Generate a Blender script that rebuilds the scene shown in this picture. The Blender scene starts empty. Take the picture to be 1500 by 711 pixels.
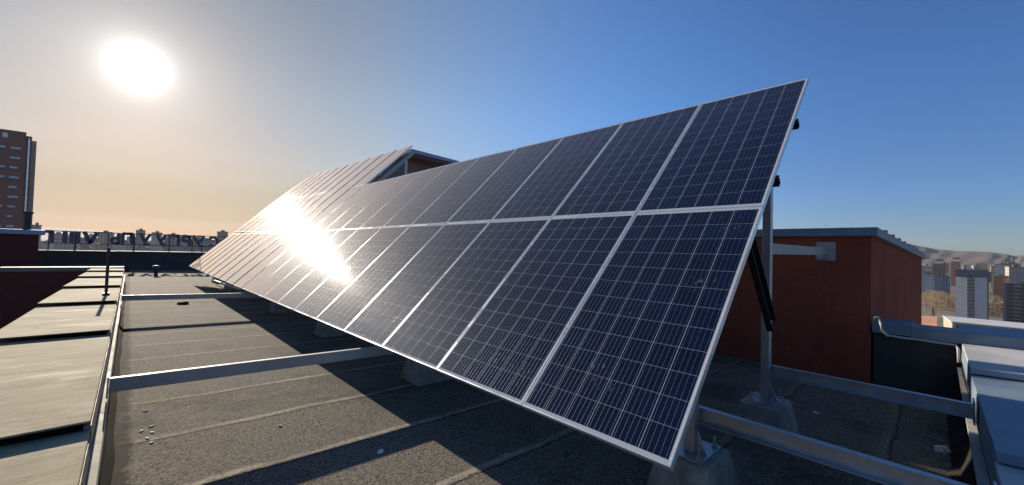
import bpy, bmesh, math, random
from mathutils import Matrix, Vector
random.seed(7)
sc = bpy.context.scene
COL = sc.collection
R = math.radians

# ------------------------------------------------------------------ camera
ROT = [[0.7261062484, -0.6870229226, 0.0277348117],
       [0.0363028967, -0.0019747748, -0.9993388814],
       [0.6866234890, 0.7266330601, 0.0235070259]]
cd = bpy.data.cameras.new('camera')
cam = bpy.data.objects.new('camera', cd)
COL.objects.link(cam)
sc.camera = cam
cd.sensor_width = 36.0
cd.lens = 592.12 / 1500 * 36.0
cd.clip_start, cd.clip_end = 0.05, 30000
rt, dn, fw = (Vector(r) for r in ROT)
m = Matrix((rt, -dn, -fw)).transposed().to_4x4()
m.translation = Vector((-1.87988, -0.86582, 1.5724))
cam.matrix_world = m

# ------------------------------------------------------------------ sky, sun, exposure
SUN_EL = R(17.6)
SUN_DIR = Vector((0.0, math.cos(SUN_EL), math.sin(SUN_EL)))
w = bpy.data.worlds.new('World')
sc.world = w
w.use_nodes = True
nt = w.node_tree
nt.nodes.clear()
N = nt.nodes.new
L = nt.links.new
out = N('ShaderNodeOutputWorld')
bg = N('ShaderNodeBackground')
bg.inputs['Strength'].default_value = 0.065
sky = N('ShaderNodeTexSky')
sky.sky_type = 'NISHITA'
sky.sun_disc = False
sky.sun_elevation = SUN_EL
sky.sun_rotation = 0.0
sky.altitude = 1300
sky.air_density = 1.0
sky.dust_density = 0.3
sky.ozone_density = 2.0
# the sun's aureole in the air: brightness falling with the angle from the sun
tc = N('ShaderNodeTexCoord')
nrm = N('ShaderNodeVectorMath'); nrm.operation = 'NORMALIZE'
L(tc.outputs['Generated'], nrm.inputs[0])
dot = N('ShaderNodeVectorMath'); dot.operation = 'DOT_PRODUCT'
L(nrm.outputs[0], dot.inputs[0])
dot.inputs[1].default_value = SUN_DIR
ac = N('ShaderNodeMath'); ac.operation = 'ARCCOSINE'; ac.use_clamp = False
L(dot.outputs['Value'], ac.inputs[0])

def halo(width, amp, col, power=2.0):
    a = N('ShaderNodeMath'); a.operation = 'DIVIDE'; a.inputs[1].default_value = width
    L(ac.outputs[0], a.inputs[0])
    p = N('ShaderNodeMath'); p.operation = 'POWER'; p.inputs[1].default_value = power
    L(a.outputs[0], p.inputs[0])
    n = N('ShaderNodeMath'); n.operation = 'MULTIPLY'; n.inputs[1].default_value = -1
    L(p.outputs[0], n.inputs[0])
    e = N('ShaderNodeMath'); e.operation = 'EXPONENT'
    L(n.outputs[0], e.inputs[0])
    s = N('ShaderNodeVectorMath'); s.operation = 'SCALE'
    s.inputs[0].default_value = [c * amp for c in col]
    L(e.outputs[0], s.inputs['Scale'])
    return s.outputs[0]

def vadd(a, b):
    v = N('ShaderNodeVectorMath'); v.operation = 'ADD'
    L(a, v.inputs[0]); L(b, v.inputs[1])
    return v.outputs[0]

# air colour: milky and warm round the sun, bluer away from it, dimmer and tan towards the horizon
def cramp(fac, stops):
    r = N('ShaderNodeValToRGB')
    r.color_ramp.interpolation = 'CARDINAL'
    el = r.color_ramp.elements
    while len(el) < len(stops): el.new(.5)
    for e, (pos, col) in zip(el, stops):
        e.position = pos; e.color = (*col, 1)
    L(fac, r.inputs['Fac'])
    return r.outputs['Color']

def vmul(a, b):
    v = N('ShaderNodeVectorMath'); v.operation = 'MULTIPLY'
    L(a, v.inputs[0]); L(b, v.inputs[1])
    return v.outputs[0]

th = N('ShaderNodeMath'); th.operation = 'DIVIDE'; th.inputs[1].default_value = R(120)
L(ac.outputs[0], th.inputs[0])
TINT = [(0, (.49, .385, .29)), (10 / 120, (.50, .385, .295)), (28 / 120, (.55, .51, .475)), (53 / 120, (.37, .55, .73)), (80 / 120, (.245, .43, .64)), (1, (.23, .40, .56))]
elv = N('ShaderNodeSeparateXYZ'); L(nrm.outputs[0], elv.inputs[0])
ELEV_SUN = [(0, (.28, .22, .175)), (.03, (.30, .235, .19)), (.06, (.40, .325, .265)), (.12, (.66, .57, .49)), (.17, (.86, .76, .70)), (.32, (1, 1, 1)), (1, (1, 1, 1))]
ELEV_AWAY = [(0, (.68, .56, .55)), (.03, (.98, .66, .58)), (.06, (1.0, .74, .68)), (.12, (1.0, .84, .82)), (.17, (1.0, .88, .86)), (.32, (1, 1, 1)), (1, (1, 1, 1))]
mxs = N('ShaderNodeMapRange'); mxs.inputs['From Min'].default_value = R(18); mxs.inputs['From Max'].default_value = R(75)
L(ac.outputs[0], mxs.inputs['Value'])
mxe = N('ShaderNodeMix'); mxe.data_type = 'RGBA'
L(mxs.outputs[0], mxe.inputs['Factor']); L(cramp(elv.outputs['Z'], ELEV_SUN), mxe.inputs['A']); L(cramp(elv.outputs['Z'], ELEV_AWAY), mxe.inputs['B'])
dbl = N('ShaderNodeVectorMath'); dbl.operation = 'SCALE'; dbl.inputs['Scale'].default_value = 2.0
L(cramp(th.outputs[0], TINT), dbl.inputs[0])
tot = vmul(vmul(sky.outputs['Color'], dbl.outputs[0]), mxe.outputs['Result'])
for args in ((R(1.85), 12.0, (1, .97, .88), 1.7), (R(4.2), 4.0, (1, .95, .86), 1.0)):
    tot = vadd(tot, halo(*args))
L(tot, bg.inputs['Color'])
L(bg.outputs[0], out.inputs['Surface'])

sd = bpy.data.lights.new('sun', 'SUN')
sd.energy = 5.0
sd.angle = R(0.5)
sd.color = (1.0, 0.88, 0.72)
sun = bpy.data.objects.new('sun', sd)
COL.objects.link(sun)
sun.rotation_euler = SUN_DIR.to_track_quat('Z', 'Y').to_euler()
sun.location = (0, 30, 30)

sc.view_settings.view_transform = 'Standard'
sc.view_settings.look = 'None'
sc.view_settings.exposure = 0.82
sc.view_settings.gamma = 1.0
sc.view_settings.use_curve_mapping = False
sc.render.engine = 'CYCLES'
sc.cycles.use_denoising = True
sc.cycles.max_bounces = 8
sc.cycles.volume_bounces = 0

# ------------------------------------------------------------------ materials
def newmat(name):
    mt = bpy.data.materials.new(name)
    mt.use_nodes = True
    t = mt.node_tree
    b = t.nodes['Principled BSDF']
    return mt, t, b

def setsock(t, sock, val):
    if hasattr(val, 'links'):
        t.links.new(val, sock)
    else:
        sock.default_value = val

def mth(t, op, a, b=None, c=None, clamp=False):
    n = t.nodes.new('ShaderNodeMath'); n.operation = op; n.use_clamp = clamp
    setsock(t, n.inputs[0], a)
    if b is not None: setsock(t, n.inputs[1], b)
    if c is not None: setsock(t, n.inputs[2], c)
    return n.outputs[0]

def mixc(t, fac, a, b):
    n = t.nodes.new('ShaderNodeMix'); n.data_type = 'RGBA'
    setsock(t, n.inputs['Factor'], fac)
    setsock(t, n.inputs['A'], a if hasattr(a, 'links') else (*a, 1))
    setsock(t, n.inputs['B'], b if hasattr(b, 'links') else (*b, 1))
    return n.outputs['Result']

def noise(t, vec, scale, detail=4, rough=.55):
    n = t.nodes.new('ShaderNodeTexNoise')
    n.inputs['Scale'].default_value = scale
    n.inputs['Detail'].default_value = detail
    n.inputs['Roughness'].default_value = rough
    if vec is not None: t.links.new(vec, n.inputs['Vector'])
    return n.outputs['Fac']

def ramp(t, fac, lo, hi):
    n = t.nodes.new('ShaderNodeMapRange')
    n.inputs['From Min'].default_value = lo
    n.inputs['From Max'].default_value = hi
    t.links.new(fac, n.inputs['Value'])
    return n.outputs['Result']

def objco(t):
    return t.nodes.new('ShaderNodeTexCoord').outputs['Object']

def wpos(t):
    return t.nodes.new('ShaderNodeNewGeometry').outputs['Position']

def mapping(t, vec, scale=(1, 1, 1), loc=(0, 0, 0)):
    n = t.nodes.new('ShaderNodeMapping')
    n.inputs['Scale'].default_value = scale
    n.inputs['Location'].default_value = loc
    t.links.new(vec, n.inputs['Vector'])
    return n.outputs['Vector']

def bumped(t, b, h, strength=.3, dist=.01):
    n = t.nodes.new('ShaderNodeBump')
    n.inputs['Strength'].default_value = strength
    n.inputs['Distance'].default_value = dist
    t.links.new(h, n.inputs['Height'])
    t.links.new(n.outputs['Normal'], b.inputs['Normal'])

def surf(name, c1, c2, rough=.7, metal=0.0, scale=3.0, fine=60.0, bump=.15, dist=.004, spec=.5, stretch=(1, 1, 1), rvar=.1):
    """Weathered surface: two tones mixed by broad and fine noise, with a little relief."""
    mt, t, b = newmat(name)
    p = mapping(t, wpos(t), stretch)
    n1 = ramp(t, noise(t, p, scale, 6, .6), .3, .7)
    n2 = noise(t, wpos(t), fine, 3)
    f = mth(t, 'ADD', mth(t, 'MULTIPLY', n1, .7), mth(t, 'MULTIPLY', n2, .3), clamp=True)
    t.links.new(mixc(t, f, c1, c2), b.inputs['Base Color'])
    t.links.new(mth(t, 'ADD', mth(t, 'MULTIPLY', n1, rvar * 2), rough - rvar), b.inputs['Roughness'])
    b.inputs['Metallic'].default_value = metal
    b.inputs['Specular IOR Level'].default_value = spec
    bumped(t, b, n2, bump, dist)
    return mt

M = {}
M['frame'] = surf('anodised aluminium', (.70, .70, .69), (.80, .80, .79), .26, .55, 2, 90, .03)
M['zinc'] = surf('galvanised steel', (.30, .32, .35), (.52, .54, .57), .42, .75, 9, 70, .06)
M['zinc_old'] = surf('dull galvanised steel', (.30, .29, .27), (.46, .445, .41), .65, .25, 7, 60, .1)
M['dark_steel'] = surf('dark painted steel', (.02, .02, .024), (.04, .04, .045), .5, .3, 6, 60, .05)
M['concrete'] = surf('rough concrete', (.15, .138, .118), (.46, .43, .375), .95, 0, 7, 38, 1.0, .012, .2)
def plaster(name, c1, c2, dark):
    mt, t, b = newmat(name)
    p = wpos(t)
    n1 = ramp(t, noise(t, p, 1.1, 6, .65), .3, .7)
    n2 = noise(t, p, 42, 4, .8)
    st_ = ramp(t, noise(t, mapping(t, p, (3.2, 3.2, .18)), 1.6, 5, .65), .55, .75)
    c = mixc(t, n1, c1, c2)
    c = mixc(t, mth(t, 'MULTIPLY', ramp(t, n2, .42, .66), .55), c, dark)
    c = mixc(t, mth(t, 'MULTIPLY', st_, .35), c, dark)
    t.links.new(c, b.inputs['Base Color'])
    b.inputs['Roughness'].default_value = .95
    b.inputs['Specular IOR Level'].default_value = .15
    bumped(t, b, n2, .9, .02)
    return mt
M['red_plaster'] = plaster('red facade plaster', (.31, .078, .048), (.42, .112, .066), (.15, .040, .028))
M['red_shaded'] = plaster('shade-darkened red facade', (.125, .040, .032), (.165, .055, .042), (.07, .025, .022))  # same red wall, its shade painted in as a darker colour
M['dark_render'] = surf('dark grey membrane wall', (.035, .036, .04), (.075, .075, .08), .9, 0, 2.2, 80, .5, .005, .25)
mt, t, b = newmat('weathered sheet steel')
p = wpos(t)
a1 = ramp(t, noise(t, mapping(t, p, (.55, 1.8, 1)), 1.5, 7, .68), .3, .7)
a2 = ramp(t, noise(t, mapping(t, p, (.8, 2.6, 1), (4, 0, 0)), 1.5, 6, .7), .52, .74)
a3 = ramp(t, noise(t, mapping(t, p, (1, 1, 1), (0, 5, 0)), 2.6, 6, .7), .52, .70)
a4 = noise(t, p, 60, 4, .7)
c = mixc(t, a1, (.241, .203, .130), (.400, .346, .232))
c = mixc(t, mth(t, 'MULTIPLY', a2, .65), c, (.381, .350, .267))
c = mixc(t, mth(t, 'MULTIPLY', a3, .45), c, (.098, .079, .054))
c = mixc(t, mth(t, 'MULTIPLY', ramp(t, a4, .5, .75), .25), c, (.076, .066, .048))
t.links.new(c, b.inputs['Base Color'])
t.links.new(mth(t, 'SUBTRACT', .92, mth(t, 'MULTIPLY', a2, .18)), b.inputs['Roughness'])
b.inputs['Specular IOR Level'].default_value = .14
bumped(t, b, mth(t, 'ADD', mth(t, 'MULTIPLY', a1, 1.5), mth(t, 'MULTIPLY', a4, .15)), .25, .012)
M['coping_tan'] = mt
M['coping_side'] = surf('sheet steel edge', (.15, .138, .115), (.27, .25, .205), .75, .1, 3, 60, .1)
M['coping_blue'] = surf('blue grey sheet steel', (.11, .155, .21), (.22, .28, .34), .55, .1, 2.6, 45, .2, .004, .4, (1, 1, 1))
M['coping_pale'] = surf('pale grey sheet steel', (.34, .34, .335), (.54, .535, .52), .65, .0, 2.2, 45, .2, .004)
M['cap_blue'] = surf('blue coated sheet', (.16, .24, .36), (.24, .33, .46), .35, .2, 2, 60, .05)
M['felt_edge'] = surf('dusty bitumen upstand', (.016, .015, .014), (.045, .041, .036), .95, 0, 5, 70, .5, .006, .03)
M['letter'] = surf('faded purple grey letter board', (.08, .075, .105), (.12, .11, .145), .6, 0, 2, 40, .05)
M['soffit'] = surf('timber soffit', (.055, .056, .058), (.10, .10, .10), .8, 0, 3, 40, .2, .003, .3, (6, .6, 1))
M['stone'] = surf('pale rubble', (.6, .58, .54), (.8, .78, .72), .9, 0, 40, 90, .3)
M['rag'] = surf('white paper scrap', (.6, .52, .47), (.75, .70, .66), .9, 0, 20, 60, .2)
M['cable'] = surf('pale cable sheath', (.36, .35, .33), (.46, .45, .43), .55, 0, 10, 60, .02)
M['backsheet'] = surf('white backsheet', (.65, .66, .66), (.72, .73, .73), .5, 0, 3, 40, .0)
M['black'] = surf('black plastic', (.012, .012, .013), (.02, .02, .02), .5, 0, 10, 60, .05)

# roof membrane: granulated felt in sheets, dusty lap joints every 0.97 m across the roof
mt, t, b = newmat('granulated roofing felt')
p = wpos(t)
sx = t.nodes.new('ShaderNodeSeparateXYZ'); t.links.new(p, sx.inputs[0])
wob = mth(t, 'MULTIPLY', mth(t, 'SUBTRACT', noise(t, mapping(t, p, (.9, .2, 1)), 2.2, 4), .5), .12)
wob2 = mth(t, 'MULTIPLY', mth(t, 'SUBTRACT', noise(t, mapping(t, p, (6, 6, 1)), 3.0, 3), .5), .035)
yy = mth(t, 'ADD', mth(t, 'ADD', sx.outputs['Y'], wob), wob2)
ph = mth(t, 'FRACT', mth(t, 'ADD', mth(t, 'DIVIDE', yy, .97), 100.03))
# grit: coarse flecks the eye can see from a metre or two, finer below
g1 = noise(t, p, 88, 2, .6)
g2 = noise(t, p, 40, 3, .6)
g3 = noise(t, p, 190, 2, .6)
grit = mth(t, 'ADD', mth(t, 'ADD', mth(t, 'MULTIPLY', g1, .5), mth(t, 'MULTIPLY', g2, .3)), mth(t, 'MULTIPLY', g3, .2))
broad = ramp(t, noise(t, mapping(t, p, (.5, 1, 1)), 1.1, 6, .65), .3, .72)
c = mixc(t, ramp(t, grit, .41, .585), (.026, .023, .019), (.266, .236, .189))
c = mixc(t, mth(t, 'MULTIPLY', broad, .28), c, (.154, .137, .107))
dk = ramp(t, noise(t, mapping(t, p, (1, 1, 1), (7, 3, 0)), .8, 6, .7), .52, .68)
c = mixc(t, mth(t, 'MULTIPLY', dk, .55), c, (.035, .032, .027))
strk = ramp(t, noise(t, mapping(t, p, (.35, 7, 1)), 2.2, 5, .6), .5, .74)
c = mixc(t, mth(t, 'MULTIPLY', strk, .35), c, (.192, .175, .142))
# lap joints: a pale dusty bead on the upper sheet, a dark line at its lip
bead = mth(t, 'MULTIPLY', ramp(t, ph, .455, .475), ramp(t, ph, .545, .52))
brk = ramp(t, noise(t, mapping(t, p, (.7, 4, 1)), 2.4, 6, .7), .33, .56)
brk = mth(t, 'MULTIPLY', brk, ramp(t, g2, .25, .5))
dusty = ramp(t, sx.outputs['X'], 2.2, .9)
dusty = mth(t, 'ADD', mth(t, 'MULTIPLY', dusty, .75), .2)
c = mixc(t, mth(t, 'MULTIPLY', mth(t, 'MULTIPLY', bead, brk), dusty), c, (.384, .338, .246))
# ragged dark band along the foot of the left upstand
foot_dark = ramp(t, mth(t, 'ADD', sx.outputs['X'], mth(t, 'MULTIPLY', mth(t, 'SUBTRACT', noise(t, p, 5, 5, .7), .5), .16)), -1.80, -1.845)
c = mixc(t, mth(t, 'MULTIPLY', foot_dark, .85), c, (.014, .014, .012))
lip = mth(t, 'MULTIPLY', ramp(t, ph, .452, .446), ramp(t, ph, .425, .435))
c = mixc(t, mth(t, 'MULTIPLY', lip, .6), c, (.023, .021, .019))
# old water marks
wm = noise(t, mapping(t, p, (1, 1, 1), (3, 9, 0)), .9, 3, .5)
ring = ramp(t, mth(t, 'ABSOLUTE', mth(t, 'SUBTRACT', wm, .57)), .012, .002)
c = mixc(t, mth(t, 'MULTIPLY', ring, .22), c, (.208, .192, .162))
t.links.new(c, b.inputs['Base Color'])
b.inputs['Roughness'].default_value = .9
b.inputs['Specular IOR Level'].default_value = .04
hgt = mth(t, 'ADD', mth(t, 'MULTIPLY', grit, 1.4), mth(t, 'MULTIPLY', ramp(t, ph, .44, .455), .35))
bumped(t, b, hgt, .75, .008)
M['roof'] = mt

# solar cells under glass: local x runs up the slope, local y along the row
PV, PU = 1.952, 0.994
mt, t, b = newmat('solar cells under glass')
p = objco(t)
sx = t.nodes.new('ShaderNodeSeparateXYZ'); t.links.new(p, sx.inputs[0])
mv, mu = .030, .019
pv, pu = (PV - 2 * mv) / 12, (PU - 2 * mu) / 6
V = mth(t, 'DIVIDE', mth(t, 'SUBTRACT', sx.outputs['X'], mv), pv)
U = mth(t, 'DIVIDE', mth(t, 'SUBTRACT', sx.outputs['Y'], mu), pu)
fv, fu = mth(t, 'FRACT', mth(t, 'ADD', V, 20)), mth(t, 'FRACT', mth(t, 'ADD', U, 20))
def near_edge(f, half):   # 1 within half of a cell border
    return mth(t, 'LESS_THAN', mth(t, 'MINIMUM', f, mth(t, 'SUBTRACT', 1.0, f)), half)
rowgap = near_edge(fv, .0065)
gap = near_edge(fu, .0095)
def inside(f, hi):
    return mth(t, 'MULTIPLY', mth(t, 'GREATER_THAN', f, 0.0), mth(t, 'LESS_THAN', f, hi))
ins = mth(t, 'MULTIPLY', inside(V, 12.0), inside(U, 6.0))
gap = mth(t, 'MAXIMUM', gap, mth(t, 'SUBTRACT', 1.0, ins))
bb = mth(t, 'FRACT', mth(t, 'MULTIPLY', fu, 5.0))
bus = mth(t, 'LESS_THAN', mth(t, 'ABSOLUTE', mth(t, 'SUBTRACT', bb, .5)), .018)
bus = mth(t, 'MULTIPLY', bus, mth(t, 'SUBTRACT', 1.0, mth(t, 'MAXIMUM', gap, rowgap)))
vor = t.nodes.new('ShaderNodeTexVoronoi'); vor.inputs['Scale'].default_value = 70
t.links.new(p, vor.inputs['Vector'])
oi = t.nodes.new('ShaderNodeObjectInfo')
cellid = t.nodes.new('ShaderNodeTexWhiteNoise'); cellid.noise_dimensions = '3D'
cv = t.nodes.new('ShaderNodeCombineXYZ')
t.links.new(mth(t, 'FLOOR', V), cv.inputs[0]); t.links.new(mth(t, 'FLOOR', U), cv.inputs[1]); t.links.new(oi.outputs['Random'], cv.inputs[2])
t.links.new(cv.outputs[0], cellid.inputs['Vector'])
tone = mth(t, 'ADD', mth(t, 'MULTIPLY', vor.outputs['Color'], .25), mth(t, 'MULTIPLY', cellid.outputs['Value'], .75))
c = mixc(t, tone, (.0015, .003, .014), (.003, .006, .028))
c = mixc(t, mth(t, 'MULTIPLY', rowgap, ins), c, (.27, .29, .33))
c = mixc(t, bus, c, (.24, .27, .32))
c = mixc(t, gap, c, (.42, .44, .48))
# dust film and a few smudges on the glass
rp = t.nodes.new('ShaderNodeVectorMath'); rp.operation = 'ADD'
t.links.new(p, rp.inputs[0])
rc = t.nodes.new('ShaderNodeCombineXYZ')
t.links.new(mth(t, 'MULTIPLY', oi.outputs['Random'], 40), rc.inputs[0])
t.links.new(rc.outputs[0], rp.inputs[1])
sm = mth(t, 'MULTIPLY', ramp(t, noise(t, mapping(t, rp.outputs[0], (1, 1.6, 1)), 22, 5, .7), .56, .66), ramp(t, noise(t, rp.outputs[0], 2.6, 2), .60, .66))
film = mth(t, 'ADD', mth(t, 'MULTIPLY', noise(t, rp.outputs[0], 3, 4), .003), mth(t, 'MULTIPLY', sm, .26))
c = mixc(t, film, c, (.45, .45, .44))
t.links.new(c, b.inputs['Base Color'])
t.links.new(mth(t, 'MULTIPLY', bus, .95), b.inputs['Metallic'])
t.links.new(mth(t, 'ADD', .06, mth(t, 'MULTIPLY', bus, .44)), b.inputs['Roughness'])
b.inputs['Specular IOR Level'].default_value = .14
b.inputs['Sheen Weight'].default_value = .50
b.inputs['Sheen Roughness'].default_value = .20
b.inputs['Sheen Tint'].default_value = (1, .76, .56, 1)
b.inputs['Coat Weight'].default_value = 1.0
b.inputs['Coat IOR'].default_value = 1.37
t.links.new(mth(t, 'ADD', .021, mth(t, 'MULTIPLY', sm, .2)), b.inputs['Coat Roughness'])
M['cells'] = mt

# distant facades, sized in world units
def facade(name, wall, glass, fw_, fh, ww=.55, wh=.5, z0=0.0):
    """Wall colour with a grid of darker window openings fw_ apart and fh high (object space)."""
    mt, t, b = newmat(name)
    p = objco(t)
    s = t.nodes.new('ShaderNodeSeparateXYZ'); t.links.new(p, s.inputs[0])
    gx = t.nodes.new('ShaderNodeMath'); gx.operation = 'ADD'
    t.links.new(s.outputs['X'], gx.inputs[0]); t.links.new(s.outputs['Y'], gx.inputs[1])
    fx = mth(t, 'FRACT', mth(t, 'ADD', mth(t, 'DIVIDE', gx.outputs[0], fw_), 50.5))
    fz = mth(t, 'FRACT', mth(t, 'ADD', mth(t, 'DIVIDE', s.outputs['Z'], fh), 50 + z0))
    k = mth(t, 'MULTIPLY', mth(t, 'LESS_THAN', mth(t, 'ABSOLUTE', mth(t, 'SUBTRACT', fx, .5)), ww / 2),
            mth(t, 'LESS_THAN', mth(t, 'ABSOLUTE', mth(t, 'SUBTRACT', fz, .5)), wh / 2))
    ids = t.nodes.new('ShaderNodeCombineXYZ')
    t.links.new(mth(t, 'FLOOR', mth(t, 'ADD', mth(t, 'DIVIDE', gx.outputs[0], fw_), 50.5)), ids.inputs[0])
    t.links.new(mth(t, 'FLOOR', mth(t, 'ADD', mth(t, 'DIVIDE', s.outputs['Z'], fh), 50 + z0)), ids.inputs[1])
    wn = t.nodes.new('ShaderNodeTexWhiteNoise'); t.links.new(ids.outputs[0], wn.inputs['Vector'])
    g2 = mixc(t, wn.outputs['Value'], glass, tuple(min(1, q * 2.6 + .02) for q in glass))
    wl = mixc(t, noise(t, p, .25, 4), tuple(q * .82 for q in wall), wall)
    nv = t.nodes.new('ShaderNodeNewGeometry')
    sn = t.nodes.new('ShaderNodeSeparateXYZ'); t.links.new(nv.outputs['Normal'], sn.inputs[0])
    k = mth(t, 'MULTIPLY', k, mth(t, 'LESS_THAN', mth(t, 'ABSOLUTE', sn.outputs['Z']), .5))
    t.links.new(mixc(t, k, wl, g2), b.inputs['Base Color'])
    t.links.new(mth(t, 'SUBTRACT', .85, mth(t, 'MULTIPLY', k, .55)), b.inputs['Roughness'])
    return mt

# ------------------------------------------------------------------ mesh helpers
def bm_():
    return bmesh.new()

def box(bm, x0, x1, y0, y1, z0, z1, mtx=None):
    vs = [bm.verts.new((x, y, z)) for z in (z0, z1) for x, y in ((x0, y0), (x1, y0), (x1, y1), (x0, y1))]
    fs = [(3, 2, 1, 0), (4, 5, 6, 7), (0, 1, 5, 4), (1, 2, 6, 5), (2, 3, 7, 6), (3, 0, 4, 7)]
    for f in fs: bm.faces.new([vs[i] for i in f])
    if mtx is not None:
        for v in vs: v.co = mtx @ v.co
    return vs

def hexa(bm, pts):
    """Box from 8 corners: four below (counter-clockwise) then four above."""
    vs = [bm.verts.new(p) for p in pts]
    for f in [(3, 2, 1, 0), (4, 5, 6, 7), (0, 1, 5, 4), (1, 2, 6, 5), (2, 3, 7, 6), (3, 0, 4, 7)]:
        bm.faces.new([vs[i] for i in f])
    return vs

def beam(bm, p0, p1, wdt, hgt_, up=(0, 0, 1)):
    """Rectangular bar from p0 to p1 with width across and height along up."""
    p0, p1, up = Vector(p0), Vector(p1), Vector(up)
    d_ = (p1 - p0).normalized()
    s = d_.cross(up).normalized()
    u = s.cross(d_).normalized()
    a, b_ = s * wdt / 2, u * hgt_ / 2
    hexa(bm, [p0 - a - b_, p0 + a - b_, p1 + a - b_, p1 - a - b_, p0 - a + b_, p0 + a + b_, p1 + a + b_, p1 - a + b_])

def channel(bm, p0, p1, wdt, hgt_, th=.006, side=1, up=(0, 0, 1)):
    """C section: web on one side, two flanges."""
    p0, p1, up = Vector(p0), Vector(p1), Vector(up)
    d_ = (p1 - p0).normalized()
    s = d_.cross(up).normalized() * side
    u = up.copy() - d_ * up.dot(d_); u.normalize()
    beam(bm, p0 + s * (wdt / 2 - th / 2), p1 + s * (wdt / 2 - th / 2), th, hgt_, up)
    for k in (-1, 1):
        o = u * k * (hgt_ / 2 - th / 2) - s * th / 2
        beam(bm, p0 + o, p1 + o, wdt - th, th, up)

def tube(bm, pts, r, n=8, cap=True):
    pts = [Vector(q) for q in pts]
    rings = []
    for i, q in enumerate(pts):
        d_ = (pts[min(i + 1, len(pts) - 1)] - pts[max(i - 1, 0)]).normalized()
        ref = Vector((0, 0, 1)) if abs(d_.z) < .95 else Vector((1, 0, 0))
        s = d_.cross(ref).normalized(); u = s.cross(d_)
        rr = r[i] if isinstance(r, (list, tuple)) else r
        rings.append([bm.verts.new(q + (s * math.cos(2 * math.pi * k / n) + u * math.sin(2 * math.pi * k / n)) * rr) for k in range(n)])
    for a, b_ in zip(rings, rings[1:]):
        for k in range(n):
            bm.faces.new((a[k], a[(k + 1) % n], b_[(k + 1) % n], b_[k]))
    if cap:
        bm.faces.new(rings[0][::-1]); bm.faces.new(rings[-1])

def ob(name, bm, mat, parent=None, bev=0.0, smooth=False):
    bmesh.ops.recalc_face_normals(bm, faces=bm.faces[:])
    if bev:
        bmesh.ops.bevel(bm, geom=bm.edges[:], offset=bev, segments=1, affect='EDGES', clamp_overlap=True)
    me = bpy.data.meshes.new(name)
    bm.to_mesh(me); bm.free()
    for mm in (mat if isinstance(mat, (list, tuple)) else [mat]): me.materials.append(mm)
    if smooth:
        for f in me.polygons: f.use_smooth = True
    o = bpy.data.objects.new(name, me)
    COL.objects.link(o)
    if parent is not None: o.parent = parent
    return o

def tag(o, label=None, cat=None, group=None, kind=None):
    if label: o['label'] = label
    if cat: o['category'] = cat
    if group: o['group'] = group
    if kind: o['kind'] = kind
    return o

def thing(name, label, cat, loc=(0, 0, 0), group=None):
    o = bpy.data.objects.new(name, None)
    o.empty_display_size = .2
    COL.objects.link(o)
    o.location = loc
    return tag(o, label, cat, group)

def at(o, parent):
    """Keep world coordinates of a mesh built in world space under a located Empty."""
    o.parent = parent
    o.matrix_parent_inverse = Matrix.Translation(-parent.location)
    return o

SL = .024
def rz(x): return -SL * x          # the roof falls gently towards +X

# ------------------------------------------------------------------ ground, hills
G = -45.0
bm = bm_()
vs = [bm.verts.new((x, y, G)) for x, y in ((-7000, -7000), (7000, -7000), (7000, 7000), (-7000, 7000))]
bm.faces.new(vs)
mt, t, b = newmat('dry city ground')
p = wpos(t)
c = mixc(t, ramp(t, noise(t, p, .02, 6, .65), .35, .65), (.13, .10, .065), (.20, .16, .11))
c = mixc(t, ramp(t, noise(t, p, .11, 4), .55, .62), c, (.13, .12, .11))
t.links.new(c, b.inputs['Base Color']); b.inputs['Roughness'].default_value = .95
tag(ob('ground', bm, mt), kind='structure')

mt, t, b = newmat('dry hillside')
p = wpos(t)
c = mixc(t, ramp(t, noise(t, p, .006, 8, .7), .35, .65), (.075, .06, .053), (.135, .11, .093))
c = mixc(t, mth(t, 'MULTIPLY', ramp(t, noise(t, p, .06, 4, .7), .56, .66), .5), c, (.30, .28, .27))
t.links.new(c, b.inputs['Base Color']); b.inputs['Roughness'].default_value = .95
M['hill'] = mt

def ridge(name, prof, depth):
    """Terrain whose skyline passes through prof = [(x, y, z)...] and falls to the ground toward the city."""
    bm = bm_()
    rows = []
    nseg = 16
    pts = []
    for (a, b_) in zip(prof, prof[1:]):
        for k in range(8):
            pts.append(Vector(a).lerp(Vector(b_), k / 8))
    pts.append(Vector(prof[-1]))
    rnd = random.Random(3)
    for i, q in enumerate(pts):
        hd = Vector((q.x, q.y, 0)); un = hd.normalized()
        col = []
        for j in range(-6, nseg + 1):
            f = j / nseg
            h = (q.z - G)
            fall = (1 - f) ** 1.5 if f >= 0 else (1 + f * 1.2)
            wob = (math.sin(i * .9 + j * .7) + math.sin(i * .37 - j * 1.3) + rnd.uniform(-.25, .25)) * h * .016 * (1 if j > 0 else (.1 if j == 0 else .5))
            pos = hd - un * (depth * f)
            col.append(bm.verts.new((pos.x, pos.y, max(G - 2, G + h * fall + (wob if 0 <= f < .98 else 0)) if f < .99 else G - 3)))
        rows.append(col)
    for a, b_ in zip(rows, rows[1:]):
        for k in range(len(a) - 1):
            bm.faces.new((a[k], a[k + 1], b_[k + 1], b_[k]))
    tag(ob(name, bm, M['hill'], smooth=True), kind='structure')

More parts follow.
